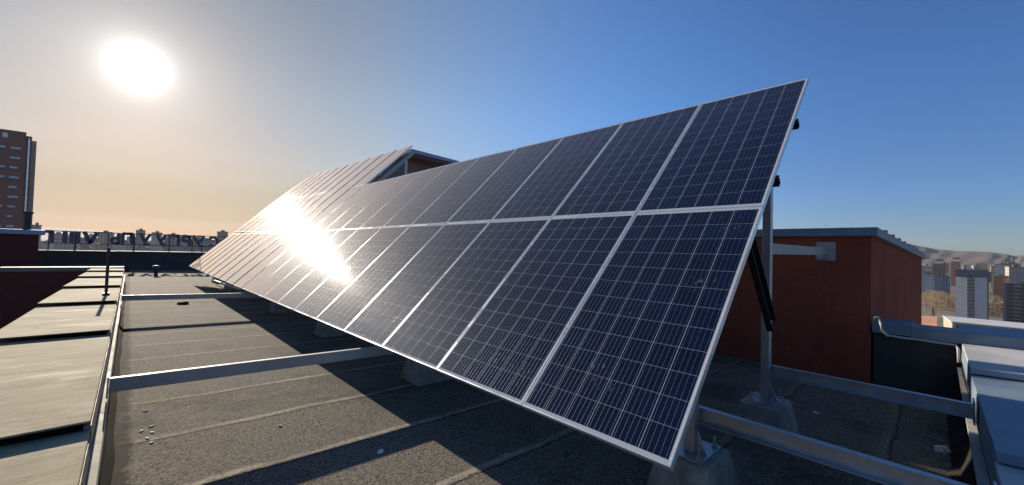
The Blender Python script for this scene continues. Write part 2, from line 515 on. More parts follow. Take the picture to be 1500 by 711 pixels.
ridge('hills', [(3300, 1300, 150), (3380, 800, 190), (3491, 226, 150), (3497, 103, 112), (3498, 17, 90), (3498, -66, 80), (3493, -194, 76),
                (3489, -255, 64), (3487, -278, 56), (3484, -312, 62), (3470, -441, 74), (3400, -900, 120), (3200, -1500, 110)], 1500)
ridge('hills', [(-2400, 4300, 120), (-1500, 4700, 70), (-910, 4916, 62), (-728, 4946, 84), (-526, 4972, 98), (-378, 4985, 94), (-178, 4996, 86),
                (39, 4999, 80), (532, 4971, 70), (1105, 4875, 55), (2000, 4500, 60)], 1700)

# ------------------------------------------------------------------ the roof we stand on
bm = bm_()
xs = [-2.1, 5.9]; ys = [-1.2, 32.0]
v = [bm.verts.new((x, y, rz(x))) for y in ys for x in xs]
bm.faces.new((v[0], v[1], v[3], v[2]))
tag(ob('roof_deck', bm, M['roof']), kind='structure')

# left parapet with lapped sheet-metal plates
PX0, PX1 = -2.82, -1.995
par = thing('parapet_wall', 'low parapet with tan lapped metal plates running along the left roof edge', 'parapet', (-2.4, 9, 0))
bm = bm_()
box(bm, -2.74, -2.02, -1.1, 19.6, -14, .545)
at(ob('wall', bm, M['red_shaded']), par)
steps = [-3.6, -.75, 2.2, 5.2, 8.15, 11.25, 14.45, 17.3, 19.62]
for y0, y1 in zip(steps, steps[1:]):
    bm = bm_()
    lo, hi = .59, .642           # near edge laps over the plate before it
    n0 = y0 - .045
    yj = random.uniform(-.012, .012)
    hexa(bm, [(PX0, n0 + yj - .03, hi - .010), (PX1, n0 - yj + .03, hi - .022), (PX1, y1, lo - .022), (PX0, y1, lo - .010),
              (PX0, n0 + yj - .03, hi), (PX1, n0 - yj + .03, hi - .012), (PX1, y1, lo - .012), (PX0, y1, lo)])
    at(ob('coping_plate', bm, M['coping_tan'], bev=.003), par)
# down-turned drip edge, pressed strip and sloping felt upstand on the inner side
bm = bm_()
for y0, y1 in zip(steps, steps[1:]):
    hexa(bm, [(-2.02, y0, .50), (-1.988, y0, .50), (-1.988, y1 - .012, .46), (-2.02, y1 - .012, .46),
              (-2.02, y0, .60), (-1.992, y0, .60), (-1.992, y1 - .012, .553), (-2.02, y1 - .012, .553)])
at(ob('drip_edge', bm, M['coping_side']), par)
bm = bm_()
yv = -1.0
while yv < 19.5:
    y2 = min(yv + 2.1, 19.6)
    j = random.uniform(-.006, .006)
    hexa(bm, [(-2.02, yv, .33), (-1.952 + j, yv, .335), (-1.952 + j, y2 - .015, .335), (-2.02, y2 - .015, .33),
              (-2.02, yv, .375), (-1.958 + j, yv, .352), (-1.958 + j, y2 - .015, .352), (-2.02, y2 - .015, .375)])
    yv = y2
at(ob('pressure_strip', bm, M['coping_side']), par)
bm = bm_()
nn_ = 60
prev = None
for i in range(nn_ + 1):
    y = -1.0 + 20.6 * i / nn_
    j = math.sin(i * 1.7) * .008 + random.uniform(-.008, .008)
    row = [bm.verts.new(q) for q in ((-2.03, y, .34), (-1.972 + j * .4, y, .33), (-1.962 + j * .5, y, .16), (-1.948 + j * .6, y, .085), (-1.91 + j, y, rz(-1.91) + .006), (-1.91 + j, y, rz(-1.91) - .02))]
    if prev:
        for k in range(len(row) - 1): bm.faces.new((prev[k], prev[k + 1], row[k + 1], row[k]))
    prev = row
at(ob('felt_upstand', bm, M['felt_edge'], smooth=True), par)

# near parapet on the right, running along +X
npar = thing('parapet_wall', 'low parapet with blue grey metal plates along the near right roof edge', 'parapet', (3, -1.4, 0))
bm = bm_()
box(bm, -2.0, 6.0, -1.82, -1.075, -14, .545)
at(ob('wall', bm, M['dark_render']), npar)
st = [-1.9, -.6, 1.37, 3.76, 6.06, 8.2]
for k, (x0, x1) in enumerate(zip(st, st[1:])):
    bm = bm_()
    hexa(bm, [(x0 - .03, -1.86, .60), (x1, -1.86, .56), (x1, -1.062, .545), (x0 - .05, -1.062, .585),
              (x0 - .03, -1.86, .655), (x1, -1.86, .59), (x1, -1.062, .575), (x0 - .05, -1.062, .64)])
    at(ob('coping_plate', bm, M['coping_pale' if k in (1, 3) else 'coping_blue'], bev=.003), npar)
bm = bm_()
for x0, x1 in zip(st, st[1:]):
    hexa(bm, [(x0, -1.085, .42), (x1 - .012, -1.085, .38), (x1 - .012, -1.056, .38), (x0, -1.056, .42),
              (x0, -1.085, .60), (x1 - .012, -1.085, .55), (x1 - .012, -1.060, .55), (x0, -1.060, .60)])
at(ob('drip_edge', bm, M['coping_blue']), npar)
bm = bm_()
beam(bm, (-1.8, -1.045, .315), (5.7, -1.045, .27), .05, .03)
at(ob('pressure_strip', bm, M['zinc_old']), npar)
bm = bm_()
prev = None
for i in range(41):
    x = -1.8 + 7.5 * i / 40
    j = math.sin(i * 2.1) * .006 + random.uniform(-.006, .006)
    row = [bm.verts.new(q) for q in ((x, -1.08, .30), (x, -1.05 + j * .4, .29), (x, -1.035 + j * .5, .10), (x, -.985 + j, rz(x) + .03), (x, -.93 + j, rz(x) + .006), (x, -.93 + j, rz(x) - .02))]
    if prev:
        for k in range(len(row) - 1): bm.faces.new((prev[k], prev[k + 1], row[k + 1], row[k]))
    prev = row
at(ob('felt_upstand', bm, M['felt_edge'], smooth=True), npar)

# low parapet between the red house and the near parapet
rp_ = thing('parapet_wall', 'dark low parapet with blue grey cap between red rooftop house and corner', 'parapet', (6, -.7, 0))
bm = bm_()
box(bm, 5.78, 6.3, -1.074, -.23, -14, .60)
at(ob('wall', bm, M['dark_render']), rp_)
bm = bm_()
box(bm, 5.735, 6.36, -.62, -.215, .59, .735)
hexa(bm, [(5.73, -1.9, .575), (6.37, -1.9, .575), (6.37, -.605, .575), (5.73, -.605, .575), (5.73, -1.9, .725), (6.37, -1.9, .70), (6.37, -.605, .70), (5.73, -.605, .725)])
at(ob('coping_plate', bm, M['coping_blue'], bev=.004), rp_)

# wing on the far left: red facade with shade put into its colour, below its own pale coping
wing = thing('wing_wall', 'red plaster facade, painted shade-dark, of the building wing with pale coping, beyond left parapet', 'wall', (-8, 20, 0))
bm = bm_()
box(bm, -30, -2.825, 19.7, 20.2, -30, .50)
box(bm, -2.825, -2.0, 19.64, 20.2, -30, .50)
at(ob('facade', bm, M['red_shaded']), wing)
bm = bm_()
box(bm, -30, -4.95, 19.62, 20.32, .50, .635)
box(bm, -4.96, -2.0, 19.63, 20.3, .495, .628)
at(ob('coping_plate', bm, M['coping_side'], bev=.004), wing)
bm = bm_()
vq = [bm.verts.new(q) for q in ((-30, 20.2, .1), (-2.1, 20.2, .06), (-2.1, 32, .06), (-30, 32, .1))]
bm.faces.new(vq)
tag(ob('roof_deck', bm, M['roof']), kind='structure')

# small red house on the wing, with blue cap
rh = thing('rooftop_house', 'red rooftop house, painted shade-dark, with blue metal cap beyond left parapet', 'rooftop house', (-7, 26, 0))
bm = bm_(); hexa(bm, [(-14, 24.6, .05), (-4.6, 24.6, .05), (-4.85, 26.4, .05), (-14, 26.4, .05), (-14, 24.6, 1.78), (-4.6, 24.6, 1.78), (-4.85, 26.4, 1.78), (-14, 26.4, 1.78)])
at(ob('wall', bm, M['red_shaded']), rh)
bm = bm_(); hexa(bm, [(-14.2, 24.45, 1.76), (-4.42, 24.45, 1.74), (-4.7, 26.6, 1.74), (-14.2, 26.6, 1.76), (-14.2, 24.45, 1.95), (-4.42, 24.45, 1.93), (-4.7, 26.6, 1.97), (-14.2, 26.6, 1.99)])
at(ob('roof', bm, M['cap_blue'], bev=.01), rh)
ch = thing('flue_pipe', 'dark round flue pipe with collar standing on the blue capped house', 'pipe', (-5.0, 25.2, 1.96))
bm = bm_(); tube(bm, [(-5.0, 25.2, 1.9), (-5.0, 25.2, 2.62)], .115, 14)
at(ob('shaft', bm, M['dark_steel'], smooth=False), ch)
bm = bm_(); tube(bm, [(-5.0, 25.2, 2.60), (-5.0, 25.2, 2.69)], .16, 14)
at(ob('collar', bm, M['dark_steel']), ch)

# far parapet and the mirrored school sign on it
fwl = thing('parapet_wall', 'dark far parapet wall with thin pale cap below the rooftop sign', 'parapet', (-1, 29.7, 0))
bm = bm_(); box(bm, -9, 12, 29.55, 30.0, -.3, .985); box(bm, -2.55, 12, 29.50, 29.56, -.3, .95)
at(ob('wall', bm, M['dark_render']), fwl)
bm = bm_(); box(bm, -9, -2.45, 29.42, 30.1, .98, 1.03); box(bm, -2.44, 12, 29.40, 30.12, .985, 1.045)
at(ob('coping_plate', bm, M['coping_side']), fwl)

sign = thing('rooftop_sign', 'row of dark mirrored Cyrillic letters on a pipe rail along the far parapet', 'sign', (-1.5, 29.8, 1.0))
ZB, ZT = 1.385, 2.02
bm = bm_()
beam(bm, (-5.0, 29.86, 1.995), (8.0, 29.86, 2.05), .04, .04)
at(ob('top_rail', bm, M['dark_steel']), sign)
bm = bm_()
beam(bm, (-5.0, 29.86, ZB), (8.0, 29.86, ZB + .02), .04, .04)
at(ob('bottom_rail', bm, M['dark_steel']), sign)
for xp in (-4.84, -3.92, -2.73, -1.71, -.21, .84, 1.29, 2.4, 3.6, 4.8, 6.0, 7.2):
    bm = bm_(); wq = .07 if xp in (-3.92, -1.71) else .045
    beam(bm, (xp, 29.86, 1.0), (xp, 29.86, 2.03), wq, wq, (0, 1, 0))
    at(ob('post', bm, M['dark_steel']), sign)

def strokes(ch_):
    """Letter as strokes in a unit box, read from the street side; thickness .2."""
    T = 'poly'
    if ch_ == 'С':
        return [[(.5 + .42 * math.cos(a), .5 + .41 * math.sin(a)) for a in [R(q) for q in range(50, 311, 20)]]]
    if ch_ == 'У':
        return [[(.08, .98), (.5, .42)], [(.92, .98), (.40, .04), (.12, .06)]]
    if ch_ == 'Р':
        return [[(.14, 0), (.14, 1)], [(.14, .9), (.6, .9), (.82, .8), (.86, .68), (.8, .55), (.6, .45), (.14, .45)]]
    if ch_ == 'Г':
        return [[(.16, 0), (.16, 1)], [(.16, .9), (.95, .9)]]
    if ch_ == 'Л':
        return [[(.2, .95), (.9, .95)], [(.87, 1), (.87, 0)], [(.3, 1), (.26, .3), (.18, .1), (.0, .08)]]
    if ch_ == 'Ь':
        return [[(.14, 0), (.14, 1)], [(.14, .1), (.6, .1), (.84, .18), (.88, .32), (.8, .46), (.6, .54), (.14, .54)]]
    if ch_ == 'V':
        return [[(.10, 1), (.5, .06)], [(.90, 1), (.5, .06)]]
    return [[(.5, 0), (.5, 1)]]

LET = [('С', 1.55, 2.09), ('У', .81, 1.44), ('Р', .31, .78), ('Г', -.15, .25), ('У', -.80, -.34), ('У', -1.50, -1.0), ('Л', -2.24, -1.65), ('Ь', -2.64, -2.28),
       ('V', -3.68, -3.08), ('I', -3.91, -3.75), ('I', -4.12, -3.98), ('I', -4.37, -4.2), ('Г', -4.98, -4.68)]
for ch_, x0, x1 in LET:
    bm = bm_()
    th = .175 if ch_ in 'IV' else .15
    for pl in strokes(ch_):
        for k, ((a0, b0), (a1, b1)) in enumerate(zip(pl, pl[1:])):
            q0 = Vector((x1 - (x1 - x0) * a0, 29.78 + k * .0012, ZB + (ZT - ZB) * b0))
            q1 = Vector((x1 - (x1 - x0) * a1, 29.78 + k * .0012, ZB + (ZT - ZB) * b1))
            e = (q1 - q0).normalized() * (th * .3 if len(pl) > 2 else 0)
            beam(bm, q0 - e, q1 + e, .06, th, Vector((0, 1, 0)).cross((q1 - q0).normalized()))
    at(ob('letter', bm, M['letter']), sign)

vp = thing('vent_pipe', 'short dark roof vent pipe with cap in front of the far parapet', 'pipe', (-.95, 24.06, rz(-.95)))
bm = bm_(); tube(bm, [(-.95, 24.06, 0), (-.95, 24.06, .42)], .075, 12)
at(ob('shaft', bm, M['dark_steel']), vp)
bm = bm_(); tube(bm, [(-.95, 24.06, .33), (-.95, 24.06, .36), (-.95, 24.06, .47), (-.95, 24.06, .50)], [.08, .12, .12, .05], 12)
at(ob('cap', bm, M['dark_steel']), vp)

rod = thing('lightning_rod', 'thin dark rod standing on the left parapet plates', 'rod', (-2.15, 9.2, .63))
bm = bm_(); tube(bm, [(-2.15, 9.2, .6), (-2.145, 9.2, 1.46)], .022, 8)
at(ob('shaft', bm, M['dark_steel']), rod)
bm = bm_(); tube(bm, [(-2.15, 9.2, .6), (-2.15, 9.2, .66)], .05, 10)
at(ob('foot', bm, M['dark_steel']), rod)

# ------------------------------------------------------------------ red rooftop house on the right
RX = 5.77
red = thing('rooftop_house', 'large rust red plastered rooftop house with grey metal roof edge behind the panels', 'rooftop house', (9, 4, 0))
bm = bm_()
F = (14.0, -.53)       # far end of the near wall
def quad_wall(bm, z_a, z_b, pts):
    lo = [bm.verts.new((x, y, -14)) for x, y in pts]
    hi = [bm.verts.new((x, y, z)) for (x, y), z in zip(pts, z_b)]
    n = len(pts)
    for i in range(n):
        bm.faces.new((lo[i], lo[(i + 1) % n], hi[(i + 1) % n], hi[i]))
    bm.faces.new(hi); bm.faces.new(lo[::-1])
quad_wall(bm, 0, (1.945, 1.70, 1.70, 1.945), [(RX, -.20), F, (14.0, 9.0), (RX, 9.0)])
box(bm, 4.22, RX + .01, 4.6, 7.6, -.3, 1.98)  # added annex, unseen behind the array, to shade the right floor
at(ob('wall', bm, M['red_plaster']), red)
bm = bm_()
o1, zt = .07, .125
pl = [(RX - o1, -.27, 1.94), (14.0, -.60, 1.695), (14.1, 9.1, 1.695), (RX - o1, 9.1, 1.94)]
hexa(bm, [(x, y, z) for x, y, z in pl] + [(x, y, z + zt) for x, y, z in pl])
hexa(bm, [(4.17, 4.53, 1.97), (RX - .08, 4.53, 1.97), (RX - .08, 7.67, 1.97), (4.17, 7.67, 1.97), (4.17, 4.53, 2.06), (RX - .08, 4.53, 2.06), (RX - .08, 7.67, 2.06), (4.17, 7.67, 2.06)])  # roof of the added, unseen shading annex
at(ob('roof', bm, M['coping_blue'], bev=.006), red)
for k in range(9):
    x = 6.6 + k * .85; z = 1.94 - (x - RX) * .0298 + .125
    y = -.27 - (x - RX) * .0401
    bm = bm_(); box(bm, x - .02, x + .02, y - .012, y + .5, z - .01, z + .03)
    at(ob('standing_seam', bm, M['coping_blue']), red)

# penthouse behind the panels with a wide eave
pent = thing('rooftop_house', 'grey rooftop penthouse with a thin wide eave showing above the panels', 'rooftop house', (8, 16, 0))
bm = bm_(); box(bm, 6.45, 8.5, 14.9, 18.5, -.3, 5.42)
at(ob('wall', bm, surf('grey render', (.10, .10, .11), (.16, .16, .17), .9, 0, 1.5, 60, .3)), pent)
bm = bm_(); hexa(bm, [(6.35, 14.0, 5.54), (8.75, 14.0, 5.47), (8.75, 19, 5.47), (6.35, 19, 5.54), (6.35, 14.0, 5.69), (8.75, 14.0, 5.60), (8.75, 19, 5.60), (6.35, 19, 5.69)])
at(ob('roof', bm, M['cap_blue'], bev=.01), pent)
bm = bm_(); hexa(bm, [(6.4, 14.06, 5.40), (8.68, 14.06, 5.33), (8.68, 18.9, 5.33), (6.4, 18.9, 5.40), (6.4, 14.06, 5.536), (8.68, 14.06, 5.468), (8.68, 18.9, 5.468), (6.4, 18.9, 5.536)])
at(ob('soffit', bm, M['soffit']), pent)

# ------------------------------------------------------------------ the solar array
TA = R(44.5)
ca, sa = math.cos(TA), math.sin(TA)
Z0 = .582
VD = Vector((ca, 0, sa)); ND = Vector((-sa, 0, ca)); YD = Vector((0, 1, 0))
def colbase(k):
    """Lower-left corner of column k; the second table stands a little off line."""
    if k < 10: return Vector((0, k * 1.0, Z0))
    f = (k - 9.5) / 10
    return Vector((-.11 * f, k * 1.0 + .06, Z0 + .07 * f))
def pt(v, y, wn=0.0):
    k = 0 if y < 10 else min(19, int(y))
    bs = colbase(k)
    return Vector((bs.x, y, bs.z)) + VD * v + ND * wn

FR = .011
bm = bm_()
D = .038
for (x0, x1, y0, y1) in ((0, PV, 0, FR), (0, PV, PU - FR, PU), (0, FR, FR, PU - FR), (PV - FR, PV, FR, PU - FR)):
    box(bm, x0, x1, y0, y1, -D, 0)
fr0 = ob('frame', bm, M['frame'], bev=.0012)
bm = bm_(); box(bm, FR - .004, PV - FR + .004, FR - .004, PU - FR + .004, -.009, -.0012)
gl0 = ob('glass', bm, M['cells'])
bm = bm_(); box(bm, FR, PV - FR, FR, PU - FR, -.014, -.0105); box(bm, PV - .24, PV - .16, .44, .55, -.034, -.0145)
bk0 = ob('backsheet', bm, M['backsheet'])
ORD = ['first', 'second', 'third', 'fourth', 'fifth', 'sixth', 'seventh', 'eighth', 'ninth', 'tenth', 'eleventh', 'twelfth', 'thirteenth', 'fourteenth',
       'fifteenth', 'sixteenth', 'seventeenth', 'eighteenth', 'nineteenth', 'twentieth']
VP = 1.958
rotm = Matrix((VD, YD, ND)).transposed()
first = True
rnd = random.Random(11)
for row in range(3):
    for k in range(20):
        if row == 2 and k < 10: continue
        rn = ('lower', 'middle' if k >= 10 else 'upper', 'top')[row]
        if row == 2: lab = f'solar panel in the topmost row, {ORD[k - 10]} from that row\'s near end'
        elif row == 0: lab = f'solar panel in the bottom row, {ORD[k]} column from the near right end'
        else: lab = f'solar panel in the second row up, {ORD[k]} column from the near right end'
        r_ = bpy.data.objects.new('solar_panel', None)
        r_.empty_display_size = .2
        COL.objects.link(r_)
        tag(r_, lab, 'solar panel', 'solar panels of the tilted array')
        j = Vector((rnd.uniform(-1, 1), rnd.uniform(-1, 1), 1)) * .0008
        mt4 = (rotm @ Matrix.Rotation(j.x * 1.4, 3, 'X') @ Matrix.Rotation(j.y * 1.4, 3, 'Y')).to_4x4()
        extra = .0 if k < 10 else .012 * (k - 9) * row
        mt4.translation = colbase(k) + VD * (row * VP + extra * .9)
        r_.matrix_world = mt4
        for src in (fr0, gl0, bk0):
            c_ = src if first else src.copy()
            if not first: COL.objects.link(c_)
            c_.parent = r_
        first = False

# purlins along the rows
for i, v_ in enumerate((.43, 1.5, 2.37, 3.21)):
    nm = ('lowest', 'second', 'third', 'highest')[i]
    t_ = thing('purlin', f'dark steel purlin under the near panels, {nm} of the four', 'purlin', pt(v_, 0, -.1), 'purlins under the near panels')
    bm = bm_(); c0 = pt(v_, -.012 if i > 1 else .06, -.088); c1 = pt(v_, 9.95, -.088)
    channel(bm, c0, c1, .05, .075, .005, 1, ND)
    at(ob('channel', bm, M['dark_steel']), t_)
for i, v_ in enumerate((.45, 1.5, 2.42, 3.45, 4.42, 5.4)):
    nm = ('lowest', 'second', 'third', 'fourth', 'fifth', 'highest')[i]
    t_ = thing('purlin', f'galvanised purlin under the far panels, {nm} of the six', 'purlin', pt(v_, 10, -.1), 'purlins under the far panels')
    bm = bm_(); c0 = pt(v_, 10.0, -.088) + Vector((0, -.06 if i > 3 else .02, 0)); c1 = pt(v_, 19.95, -.088)
    channel(bm, c0, c1, .06, .09, .005, 1, ND)
    at(ob('channel', bm, M['zinc']), t_)

# support frames standing on concrete blocks
FXX, RXX = .84, 2.49
def block(x, y, label, s0=.20, s1=.275, h=.315):
    z = rz(x)
    bm = bm_()
    hexa(bm, [(x - s1, y - s1 * .8, z - .01), (x + s1, y - s1 * .8, z - .01), (x + s1, y + s1 * .8, z - .01), (x - s1, y + s1 * .8, z - .01),
              (x - s0, y - s0 * .8, z + h), (x + s0, y - s0 * .8, z + h), (x + s0, y + s0 * .8, z + h), (x - s0, y + s0 * .8, z + h)])
    o = ob('concrete_block', bm, M['concrete'], bev=.012)
    tag(o, label, 'concrete block', 'concrete blocks under the posts')
    return z + h

YS = [.25, 3.5, 6.75, 10.05, 13.3, 16.5, 19.7]
for i, y in enumerate(YS):
    f = thing('support_frame', f'welded steel support frame under the panels, {ORD[i]} from the near right end', 'support frame', (FXX, y, 0), 'support frames under the panels')
    top3 = i >= 3
    posts = [(FXX, 'front', FXX + .04), (RXX, 'rear', RXX)] + ([(4.0, 'tall back', 4.0)] if top3 else [])
    for px, nm, bx in posts:
        zt_ = block(bx, y, f'tapered concrete block under the {nm} post of the {ORD[i]} frame')
        kb = 0 if y < 10 else min(19, int(y))
        bs = colbase(kb)
        ztop = bs.z + (px - bs.x) * math.tan(TA) - .31
        bm = bm_(); beam(bm, (px, y, zt_ + .012), (px, y, ztop), .07, .07, (1, 0, 0))
        at(ob('post', bm, M['zinc'], bev=.004), f)
        bm = bm_(); box(bm, bx - .165, bx + .165, y - .115, y + .115, zt_ + .001, zt_ + .013)
        if i == 0:
            # gusset plates welded on the foot of the post
            hexa(bm, [(px + .036, y - .005, zt_ + .0135), (px + .11, y - .005, zt_ + .0135), (px + .11, y + .005, zt_ + .0135), (px + .036, y + .005, zt_ + .0135),
                      (px + .036, y - .005, zt_ + .16), (px + .042, y - .005, zt_ + .16), (px + .042, y + .005, zt_ + .16), (px + .036, y + .005, zt_ + .16)])
            hexa(bm, [(px - .005, y - .10, zt_ + .0135), (px + .005, y - .10, zt_ + .0135), (px + .005, y - .036, zt_ + .0135), (px - .005, y - .036, zt_ + .0135),
                      (px - .005, y - .042, zt_ + .15), (px + .005, y - .042, zt_ + .15), (px + .005, y - .036, zt_ + .15), (px - .005, y - .036, zt_ + .15)])
        bp = at(ob('base_plate', bm, M['zinc']), f)
        if i < 2:
            for sx_ in (-.13, .13):
                for sy in (-.085, .085):
                    bm = bm_(); q = (bx + sx_, y + sy, zt_ + .01)
                    tube(bm, [q, (q[0], q[1], q[2] + random.uniform(.07, .10))], .0095, 8)
                    tube(bm, [(q[0], q[1], q[2] + .003), (q[0], q[1], q[2] + .02)], .019, 6)
                    at(ob('bolt', bm, M['zinc']), bp)
    vend = 5.75 if top3 else 3.75
    bm = bm_(); a_, b_ = pt(.15, y, -.19), pt(vend, y, -.19)
    channel(bm, a_, b_, .05, .10, .006, 1, ND)
    at(ob('rafter', bm, M['dark_steel'] if not top3 else M['zinc_old']), f)
    # diagonal brace from the rafter down past the rear post
    bm = bm_()
    yb = y - .10
    p0, p1 = Vector((1.53, yb, 1.82)), Vector((2.26, yb, .985))
    dd = (p1 - p0).normalized()
    channel(bm, p0, p1, .05, .135, .006, -1, dd.cross(YD))
    at(ob('brace', bm, M['dark_steel']), f)
    if top3:
        bm = bm_(); beam(bm, (FXX, y - .05, .5), (RXX, y - .05, 2.2), .04, .04)
        at(ob('brace', bm, M['zinc']), f)
# crossed struts under the far low corner
xb = thing('cross_brace', 'pale crossed struts under the far low corner of the panels', 'brace', (.7, 17, 0))
for a_, b_ in (((.35, 18.9, .66), (.75, 14.9, .1)), ((.6, 18.8, .12), (.62, 13.6, .2)), ((.45, 17.6, .62), (.72, 17.5, .06))):
    bm = bm_(); beam(bm, a_, b_, .045, .045)
    at(ob('strut', bm, M['zinc']), xb)

def tie(label, p0, p1, side, mat='zinc'):
    o = thing('tie_beam', label, 'tie beam', p0, 'tie beams bracing the posts')
    bm = bm_(); channel(bm, p0, p1, .05, .105, .006, side)
    at(ob('channel', bm, M[mat], bev=.0015), o)
    d_ = (Vector(p1) - Vector(p0)).normalized()
    bm = bm_()
    s = Vector((0, 0, 1)).cross(d_)
    e = Vector(p1) if abs(d_.x) < .5 else Vector(p0)
    sgn = 1 if abs(d_.x) < .5 else -1
    beam(bm, e + d_ * sgn * .003, e + d_ * sgn * .012, .16, .16)
    at(ob('end_plate', bm, M['zinc']), o)

def zt(x): return .470 - .026 * x - .052
tie('galvanised tie beam from the left parapet to the second front post', (-1.955, 3.5, zt(-1.955) - .0), (FXX - .036, 3.5, zt(FXX)), 1, 'zinc_old')
tie('galvanised tie beam from the left parapet to the fourth front post, farther off', (-1.955, 10.05, zt(-1.955)), (FXX - .036, 10.05, zt(FXX)), 1, 'zinc_old')
tie('galvanised tie beam from the nearest front post to the near parapet', (FXX + .055, .25, .535), (FXX + .055, -1.03, .525), -1)
tie('galvanised tie beam from the nearest rear post to the near parapet', (RXX + .055, .25, .525), (RXX + .055, -1.03, .525), -1)

arm = thing('wall_arm', 'weathered steel arm bolted from the rear post to the red wall', 'bracket', (RXX, .25, 1.7))
bm = bm_(); channel(bm, (RXX + .036, .25, 1.67), (RX - .016, .33, 1.712), .06, .105, .007, 1)
at(ob('channel', bm, M['zinc_old'], bev=.002), arm)
bm = bm_(); box(bm, RX - .014, RX - .002, .2, .44, 1.575, 1.855)
ap = at(ob('wall_plate', bm, M['zinc'], bev=.002), arm)
for sy in (.235, .405):
    for sz in (1.61, 1.82):
        bm = bm_(); tube(bm, [(RX - .013, sy, sz), (RX - .045, sy, sz)], .016, 6)
        at(ob('bolt', bm, M['zinc']), ap)

cb = bm_()
pts = [(5.76, -.215, .70), (5.72, -.245, .80), (5.70, -.285, .815), (5.70, -.305, .74), (5.70, -.325, .64), (5.70, -.38, .575), (5.71, -.52, .565), (5.715, -.68, .566), (5.715, -.86, .56), (5.71, -1.01, .555), (5.68, -1.03, .52), (5.62, -1.035, .36)]
tube(cb, pts, .016, 8)
tag(ob('cable', cb, M['cable'], smooth=True), 'pale grey cable looping over and along the dark low parapet cap', 'cable')

# ------------------------------------------------------------------ small litter
def lump(name, x, y, s, mat, label, cat, group=None, flat=.5, seed=0):
    rn = random.Random(seed)
    bm = bm_()
    bmesh.ops.create_icosphere(bm, subdivisions=2, radius=1)
    for v in bm.verts:
        k = 1 + rn.uniform(-.22, .22)
        v.co = Vector((v.co.x * s[0] * k, v.co.y * s[1] * k, max(v.co.z, -.6) * s[2] * k))
    o = ob(name, bm, mat)
    o.location = (x, y, rz(x) + s[2] * .55)
    o.rotation_euler = (0, 0, rn.uniform(0, 3))
    tag(o, label, cat, group)
    return o
PB = [(-1.722, 4.06, 'farthest'), (-1.698, 3.62, 'second farthest'), (-1.757, 3.56, 'leftmost'), (-1.693, 3.48, 'rightmost'), (-1.728, 3.37, 'second nearest'), (-1.704, 3.26, 'nearest')]
for i, (x, y, nm) in enumerate(PB):
    lump('pebble', x, y, (.022, .011, .006), M['stone'], f'small pale rubble chip on the felt by the left parapet, {nm} of six', 'rubble chip', 'rubble chips near the left parapet', seed=i)
lump('rag', 3.384, -.885, (.07, .05, .035), M['rag'], 'crumpled white scrap lying on the felt by the near right parapet', 'scrap', seed=21)
lump('rubble', -.846, 12.28, (.11, .07, .045), M['felt_edge'], 'dark flat chunk lying on the sunlit felt before the far tie beam', 'rubble', seed=22)
lump('pebble', -.887, 3.02, (.012, .02, .01), M['stone'], 'tiny pale chip alone on the felt between lap joints, middle left', 'rubble chip', seed=23)
lump('pebble', -.428, 2.07, (.02, .03, .012), M['stone'], 'tiny pale chip in the beam\'s dark shadow stripe', 'rubble chip', seed=24)
lump('pebble', 3.6, .05, (.03, .016, .012), M['stone'], 'tiny pale chip on the shaded felt near the rear block', 'rubble chip', seed=25)

# ------------------------------------------------------------------ the city
def building(name, cx, cy, yaw, wd, top, depth, mat, label, group=None, crown=None, parts=None, base=G):
    o = thing(name, label, 'building', (cx, cy, base), group)
    o.rotation_euler = (0, 0, R(yaw))
    h = top - base
    bm = bm_(); box(bm, 0, depth, -wd / 2, wd / 2, -.5, h)
    w_ = ob('wall', bm, mat, o)
    bm = bm_()
    box(bm, -.25, depth + .25, -wd / 2 - .25, wd / 2 + .25, h + .002, h + .7)
    box(bm, depth * .3, depth * .6, -wd * .2, wd * .15, h + .7, h + 2.6)
    ob('roof', bm, crown or M['bld_roof'], o)
    return o, h

M['bld_roof'] = surf('bitumen flat roof', (.10, .10, .10), (.18, .17, .16), .9, 0, .2, 2, 0)
M['b_grey'] = surf('pale grey panel wall', (.44, .45, .46), (.56, .57, .58), .85, 0, .12, 2, 0)
M['b_dark'] = surf('dark blue grey cladding', (.05, .07, .10), (.09, .11, .15), .5, 0, .2, 2, 0)
M['b_win'] = facade('window strip', (.20, .20, .19), (.02, .025, .03), 1.6, 2.9, .7, .5)
F_dark = facade('dark balcony facade', (.16, .16, .14), (.015, .017, .02), 3.4, 3.0, .55, .52)
F_orange = facade('orange brick facade', (.42, .19, .09), (.10, .06, .04), 3.0, 3.0, .35, .4)
F_brown = facade('brown brick facade', (.22, .15, .09), (.05, .045, .04), 2.6, 3.0, .5, .45)
F_white = facade('white balcony facade', (.45, .47, .50), (.05, .06, .08), 3.2, 3.0, .7, .5)
F_blue = facade('blue panel facade', (.20, .25, .33), (.09, .11, .14), 2.6, 3.0, .4, .5)
F_grey = facade('grey panel facade', (.30, .32, .34), (.06, .07, .08), 3.0, 3.0, .5, .45)
F_hazy = facade('weathered panel facade', (.27, .25, .23), (.06, .06, .06), 3.2, 3.0, .5, .45)
F_pale = facade('pale panel facade', (.40, .37, .33), (.08, .08, .08), 3.2, 3.0, .5, .45)

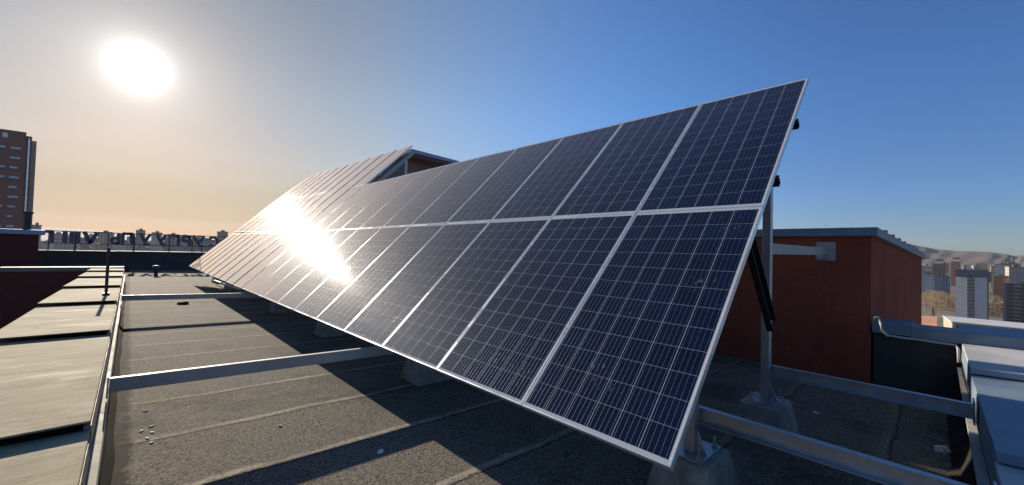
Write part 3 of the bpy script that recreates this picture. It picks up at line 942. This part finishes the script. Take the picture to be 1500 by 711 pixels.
# grey slab with dark crown and a central window strip
o, h = building('apartment_building', 516.2, -19.3, -2.0, 17.6, -8.8, 13, M['b_grey'], 'pale grey slab tower with dark top band and window strip down its middle', crown=M['b_dark'])
bm = bm_(); box(bm, -.5, 13.3, -9.4, 9.0, h + .75, h + 6.3)
ob('crown', bm, M['b_dark'], o)
bm = bm_(); box(bm, -.35, -.003, -1.7, 2.2, 1, h - .2)
ob('window_strip', bm, M['b_win'], o)
bm = bm_(); box(bm, .3, 12, -9.6, -8.803, 1, h - .2)
ob('side_facade', bm, F_dark, o)
o, h = building('apartment_building', 529.7, -48.1, -5.1, 20.7, -13.3, 14, F_dark, 'dark apartment block with rows of balconies at the right edge', crown=M['b_dark'])
bm = bm_(); box(bm, -.4, 14, 9.0, 10.6, 0, h + .3)
ob('pilaster', bm, M['b_dark'], o)
for k in range(10):
    bm = bm_(); box(bm, -1.0, -.003, -8.5, 8.0, 1.6 + k * 3.0, 2.5 + k * 3.0)
    ob('balcony', bm, M['bld_roof'], o)
o, h = building('apartment_building', 785.9, -53.7, -3.8, 14.0, -11.7, 16, F_orange, 'orange brick tower with pale strips painted as sunlit edges beside the grey slab')
for ys_ in (-6.6, 5.9):  # pale strips paint sunlight onto the tower's vertical edges
    bm = bm_(); box(bm, -.5, -.003, ys_, ys_ + 1.2, 0, h)
    ob('lit_edge', bm, M['coping_tan'], o)
B = [('D', 1163.7, -.2, 0, 17.7, 1.3, F_brown, 'brown apartment block with white and red roof house beside the red wall', True),
     ('E', 1276.3, -24.6, -1.1, 13.7, 6.6, F_orange, 'slim orange tower with white and red top above the grey slab', True),
     ('F', 787.6, 9.8, .8, 12.3, -13.9, F_white, 'white framed balcony block nearest the red wall', False),
     ('F', 778.3, -.5, 0, 8.1, -14.9, F_blue, 'narrow blue panel block between two white balcony blocks', False),
     ('F', 787.7, -7.6, -.5, 6.2, -15.5, F_white, 'narrow white balcony block left of the grey slab', False),
     ('G', 1048.4, -72.8, -3.9, 17.2, 3.1, F_grey, 'grey blue panel block behind the orange brick tower', False),
     ('G', 1197.3, -98.5, -4.7, 11.1, 5.3, F_brown, 'brown tower right of the grey blue panel block', False),
     ('G', 1311.8, -78.7, -3.4, 6.4, -2.7, F_hazy, 'slim drab tower just right of the dark crown', False),
     ('G', 971.2, -93.9, -5.5, 24.9, -6.0, F_grey, 'wide grey block above the dark balcony block at right', False),
     ('H', 2064.8, -75, -2.1, 9.1, -5.1, F_pale, 'tiny pale tower on the hill foot, left one', False),
     ('H', 2251.4, -111.2, -2.8, 12.9, .6, F_pale, 'tiny pale tower on the hill foot, right one', False),
     ('I', 617.3, -39.4, -3.6, 10.3, -35.8, F_dark, 'small dark low building between grey slab and dark block', False)]
for k, x, y, yaw, wd, top, mat, lab, topped in B:
    o, h = building('apartment_building', x, y, yaw, wd, top, wd * .9, mat, lab, 'city buildings below the hills')
    if topped:
        bm = bm_(); box(bm, -.6, wd * .8, -wd * .1 - 4, wd * .1 + 4, h + .8, h + 5.5)
        ob('top_storey', bm, M['b_white'] if 'b_white' in M else M['backsheet'], o)
        bm = bm_(); box(bm, 0, wd * .7, -wd * .1 - 4.5, wd * .1 + 3, h + 5.6, h + 9)
        ob('top_roof', bm, M['red_roof'] if 'red_roof' in M else M['red_plaster'], o)

rf = random.Random(31)
FM = [F_hazy, F_pale, F_brown, F_grey, F_hazy, F_orange, F_dark, F_brown]
for i in range(80):
    D = rf.uniform(860, 2700); az = R(rf.uniform(-9.5, 3.2))
    if D < 1400 and abs(math.degrees(az) + 2) < 2.2: D += 700
    hgt_ = rf.choice([16, 20, 27, 27, 34, 40, 48]) * rf.uniform(.9, 1.1)
    wd = rf.uniform(14, 46) if hgt_ < 30 else rf.uniform(13, 22)
    building('apartment_building', D * math.cos(az), D * math.sin(az), math.degrees(az) + rf.uniform(-25, 25), wd, G + hgt_, rf.uniform(11, 16), rf.choice(FM),
             'small hazy block in the far crowd of blocks at the foot of the hills', 'far blocks at the foot of the hills')
# low roofs in front of the blocks
o = thing('low_building', 'long low building with a pale flat roof below the grey slab', 'building', (366, -18, -45))
bm = bm_()
hexa(bm, [(351, -6.1, -45), (351, -70, -45), (383, -70, -45), (383, -2.7, -45), (351, -6.1, -32.5), (351, -70, -32.5), (383, -70, -32.5), (383, -2.7, -32.5)])
ob('wall', bm, surf('sandy plaster', (.34, .27, .18), (.44, .36, .25), .9, 0, .15, 2, 0)).parent = o
o.children[0].matrix_parent_inverse = Matrix.Translation((-366, 18, 45))
bm = bm_()
hexa(bm, [(350, -5.6, -32.49), (350, -70.5, -32.49), (384, -70.5, -32.49), (384, -2.2, -32.49), (350, -5.6, -32), (350, -70.5, -32), (384, -70.5, -32), (384, -2.2, -32)])
at(ob('roof', bm, M['b_grey']), o)
o = thing('low_building', 'small orange walled shed at the foot of the red rooftop house', 'building', (395, 4, -45))
bm = bm_(); hexa(bm, [(372, .6, -45), (372, 30, -45), (410, 30, -45), (425, .6, -45), (372, .6, -38.5), (372, 30, -38.5), (410, 30, -38), (425, .6, -37)])
at(ob('wall', bm, surf('orange plaster', (.50, .22, .12), (.60, .28, .16), .9, 0, .2, 2, 0)), o)
bm = bm_(); hexa(bm, [(371, .2, -38.4), (371, 30, -38.4), (410, 30, -37.9), (426, .2, -36.9), (371, .2, -38.1), (371, 30, -38.1), (410, 30, -37.6), (426, .2, -36.5)])
at(ob('roof', bm, surf('orange roof sheet', (.50, .24, .14), (.62, .32, .19), .8, 0, .2, 2, 0)), o)

# bare trees in front of the balcony blocks
M['bark'] = surf('bare bark', (.13, .09, .06), (.22, .16, .10), .9, 0, 1, 8, 0)
M['twig'] = surf('dry twigs', (.24, .17, .10), (.40, .29, .17), .9, 0, .3, 4, 0)
M['needle'] = surf('dark evergreen', (.02, .03, .02), (.05, .06, .035), .9, 0, .5, 4, 0)
def bare_tree(x, y, hgt_, label, seed):
    rn = random.Random(seed)
    o = thing('bare_tree', label, 'tree', (x, y, G), 'bare trees before the balcony blocks')
    bm = bm_()
    tube(bm, [(0, 0, 0), (rn.uniform(-.3, .3), 0, hgt_ * .3), (rn.uniform(-.5, .5), rn.uniform(-.4, .4), hgt_ * .6)], [.35, .25, .1], 6)
    for _ in range(9):
        z = hgt_ * rn.uniform(.22, .5); a = rn.uniform(0, 6.28); r_ = hgt_ * rn.uniform(.2, .38)
        tube(bm, [(0, 0, z), (math.cos(a) * r_ * .5, math.sin(a) * r_ * .5, z + hgt_ * .2), (math.cos(a) * r_, math.sin(a) * r_, z + hgt_ * rn.uniform(.25, .45))], [.14, .09, .03], 5)
    ob('trunk', bm, M['bark'], o)
    bm = bm_()
    for _ in range(1300):
        a = rn.uniform(0, 6.28); q = rn.uniform(0, 1) ** .5; zz = rn.uniform(.22, 1.0)
        rr = hgt_ * .42 * q * math.sqrt(max(.05, 1 - ((zz - .55) / .5) ** 2))
        c_ = Vector((math.cos(a) * rr, math.sin(a) * rr, zz * hgt_))
        d_ = Vector((rn.uniform(-1, 1), rn.uniform(-1, 1), rn.uniform(.2, 1.2))).normalized() * rn.uniform(.5, 1.3)
        s_ = d_.cross(Vector((rn.uniform(-1, 1), rn.uniform(-1, 1), .1))).normalized() * .11
        v4 = [bm.verts.new(p_) for p_ in (c_ - s_, c_ + s_, c_ + d_ + s_ * .3, c_ + d_ - s_ * .3)]
        bm.faces.new(v4)
    ob('crown', bm, M['twig'], o)
TR = [(602, 8.5, 16, 'tan bare tree nearest the red wall'), (588, 2.0, 19, 'tall tan bare tree second from the red wall'), (606, -2.5, 18, 'tan bare tree in the middle of its clump'),
      (594, -6.6, 16, 'tan bare tree fourth from the red wall'), (622, -10.5, 15, 'tan bare tree touching the grey slab'), (640, 6.0, 17, 'hazy bare tree behind the clump')]
for i, (x, y, h_, lab) in enumerate(TR): bare_tree(x, y, h_, lab, i + 40)
# more bare trees between the blocks: copies of the six above
src_trees = [q for q in COL.objects if q.name.startswith('bare_tree') and q.parent is None]
rt_ = random.Random(9)
for i in range(44):
    q = src_trees[i % len(src_trees)]
    D = rt_.uniform(560, 900); az = R(rt_.uniform(-7.5, 2.2))
    c_ = q.copy(); COL.objects.link(c_)
    c_.location = (D * math.cos(az), D * math.sin(az), G)
    k = rt_.uniform(.55, .95); c_.scale = (k, k, k * .9); c_.rotation_euler = (0, 0, rt_.uniform(0, 6))
    c_['label'] = 'small bare tree scattered between the blocks of the right hand city'
    c_['group'] = 'small bare trees between the city blocks'
    for ch in q.children:
        d2 = ch.copy(); COL.objects.link(d2); d2.parent = c_
o = thing('evergreen_tree', 'small dark evergreen standing below the bare trees', 'tree', (480, 2.6, G))
bm = bm_(); tube(bm, [(0, 0, 0), (0, 0, 4)], .25, 6); ob('trunk', bm, M['bark'], o)
bm = bm_(); rn = random.Random(5)
for _ in range(420):
    zz = rn.uniform(.1, 1); rr = 2.2 * (1.05 - zz) * rn.uniform(.3, 1); a = rn.uniform(0, 6.28)
    c_ = Vector((math.cos(a) * rr, math.sin(a) * rr, zz * 10 + .5)); q = [c_ + Vector((rn.uniform(-.5, .5), rn.uniform(-.5, .5), rn.uniform(-.35, .35))) for _ in range(3)]
    bm.faces.new([bm.verts.new(k) for k in q])
ob('crown', bm, M['needle'], o)

# hazy blocks beyond the sign
S = [(-70.6, 794.1, 94.9, 11.9, 8.7, 'hazy block seen between the last I and the red house'), (-66.4, 946.9, 93.9, 13.3, 9.9, 'hazy block behind the three I letters'),
     (-50.2, 985.9, 92.8, 11.2, 10, 'hazy block seen through the letter V'), (-24.5, 720.8, 91.8, 13.3, 11.8, 'rounded hazy block in the gap after the letter V'),
     (-30.9, 1138.7, 91.5, 12.6, 17.0, 'tallest hazy block in the gap between V and soft sign'), (-14, 949, 90.7, 9.9, 10.2, 'hazy block behind the letter L shape'),
     (7.3, 664.1, 89.2, 8.5, 15.0, 'hazy block rising above the left U letter'), (24.2, 720.6, 87.9, 11, 13.9, 'hazy block just above the second U letter'),
     (45.3, 795.7, 86.6, 13.4, 13.6, 'hazy block behind the G letter'), (68.1, 908.4, 85.6, 16.7, 13.7, 'wide hazy block behind the R letter'),
     (91.2, 944.5, 84.4, 17, 13.9, 'hazy block behind the right U letter'), (82.7, 620.4, 82.2, 11.2, 16.5, 'darker hazy block by the far low panel corner'),
     (24.8, 492.4, 86.9, 7.8, 5.7, 'low near block below the letters, centre'), (-.6, 569.1, 89.9, 7.1, 5.8, 'low near block below the letter L shape'),
     (-31.2, 530.3, 93.2, 5.9, 2.2, 'low near block below the letter V'), (57.3, 565.7, 84, 41.2, 5.3, 'long low block below the right letters'),
     (-55.8, 490.2, 96.3, 4.9, 11.9, 'small stepped block beside the tall brick tower')]
for i, (x, y, yaw, wd, top, lab) in enumerate(S):
    building('apartment_building', x, y, yaw, wd, top, max(8, wd), F_pale if i % 3 == 1 else F_hazy, lab, 'hazy blocks beyond the sign')

rf = random.Random(77)
for i in range(54):
    D = rf.uniform(620, 1700); az = R(rf.uniform(80.5, 98.5))
    top = rf.uniform(-12, 4) if D < 1000 else rf.uniform(-5, 9)
    wd = rf.uniform(18, 60) if rf.random() < .6 else rf.uniform(11, 18)
    building('apartment_building', D * math.cos(az), D * math.sin(az), math.degrees(az) + rf.uniform(-20, 20), wd, top, rf.uniform(11, 16), rf.choice([F_hazy, F_hazy, F_brown, F_grey, F_pale]),
             'low hazy block in the far crowd of roofs seen under the sign letters', 'far roofs under the sign letters')
# tall brick tower on the left
tw = thing('tower_block', 'tall red brown brick tower with pale window bands at the left edge', 'building', (-33, 185, G))
F_tower = surf('red brown brick', (.20, .092, .072), (.27, .128, .10), .9, 0, .2, 3, 0)
bm = bm_()
def slant(bm, x0, x1, x2, y0, y1, z1):
    hexa(bm, [(x0, y0, G - .5), (x1, y0, G - .5), (x2, y1, G - .5), (x0, y1, G - .5), (x0, y0, z1), (x1, y0, z1), (x2, y1, z1), (x0, y1, z1)])
slant(bm, -60, -24.4, -29, 178, 196, 31.4)
slant(bm, -30, -23.35, -28, 178.6, 195, 30.9)
at(ob('wall', bm, F_tower), tw)
bm = bm_(); slant(bm, -30, -22.65, -27, 180.2, 194, 30.0)
at(ob('side_bay', bm, surf('pale side bay', (.34, .28, .26), (.42, .35, .32), .85, 0, .2, 3, 0)), tw)
bm = bm_(); hexa(bm, [(-60.3, 177.7, 31.401), (-24.3, 177.7, 31.401), (-28.8, 196.3, 31.401), (-60.3, 196.3, 31.401), (-60.3, 177.7, 31.75), (-24.3, 177.7, 31.75), (-28.8, 196.3, 31.75), (-60.3, 196.3, 31.75)])
at(ob('roof', bm, M['bld_roof']), tw)
bm = bm_(); box(bm, -24.0, -23.7, 178.3, 178.598, G, 30.2)
at(ob('downpipe', bm, M['frame']), tw)
for k in range(24):
    z = 27.0 - k * 2.75
    for x0, x1 in ((-27.1, -25.2), (-30.2, -27.9)):
        if rnd.random() < .12: continue
        x1 = x1 - (rnd.uniform(.3, .9) if rnd.random() < .45 else 0)
        bm = bm_(); box(bm, x0, x1, 177.86, 177.996, z - .95, z + .25)
        wn = at(ob('window', bm, M['b_dark']), tw)
        bm = bm_(); box(bm, x0 + .05, x1 - .05, 177.78, 177.858, z - .35, z + .2)
        at(ob('pane', bm, M['b_grey']), wn)
bm = bm_(); box(bm, -28.6, -27.7, 177.8, 177.997, 29.6, 30.9)
at(ob('sign_board', bm, M['backsheet']), tw)

# ------------------------------------------------------------------ the air
HAZE = 1
if HAZE:
    bm = bm_(); box(bm, -6500, 6500, -6500, 6500, G - 5, 260)
    mt = bpy.data.materials.new('pale haze'); mt.use_nodes = True
    t = mt.node_tree; t.nodes.clear()
    o_ = t.nodes.new('ShaderNodeOutputMaterial'); pv_ = t.nodes.new('ShaderNodeVolumePrincipled')
    pv_.inputs['Color'].default_value = (.86, .87, .92, 1)
    pv_.inputs['Density'].default_value = .000048
    pv_.inputs['Anisotropy'].default_value = .3
    t.links.new(pv_.outputs[0], o_.inputs['Volume'])
    hz = tag(ob('haze', bm, mt), 'pale blue and tan haze over the far city and hills', 'haze', kind='stuff')
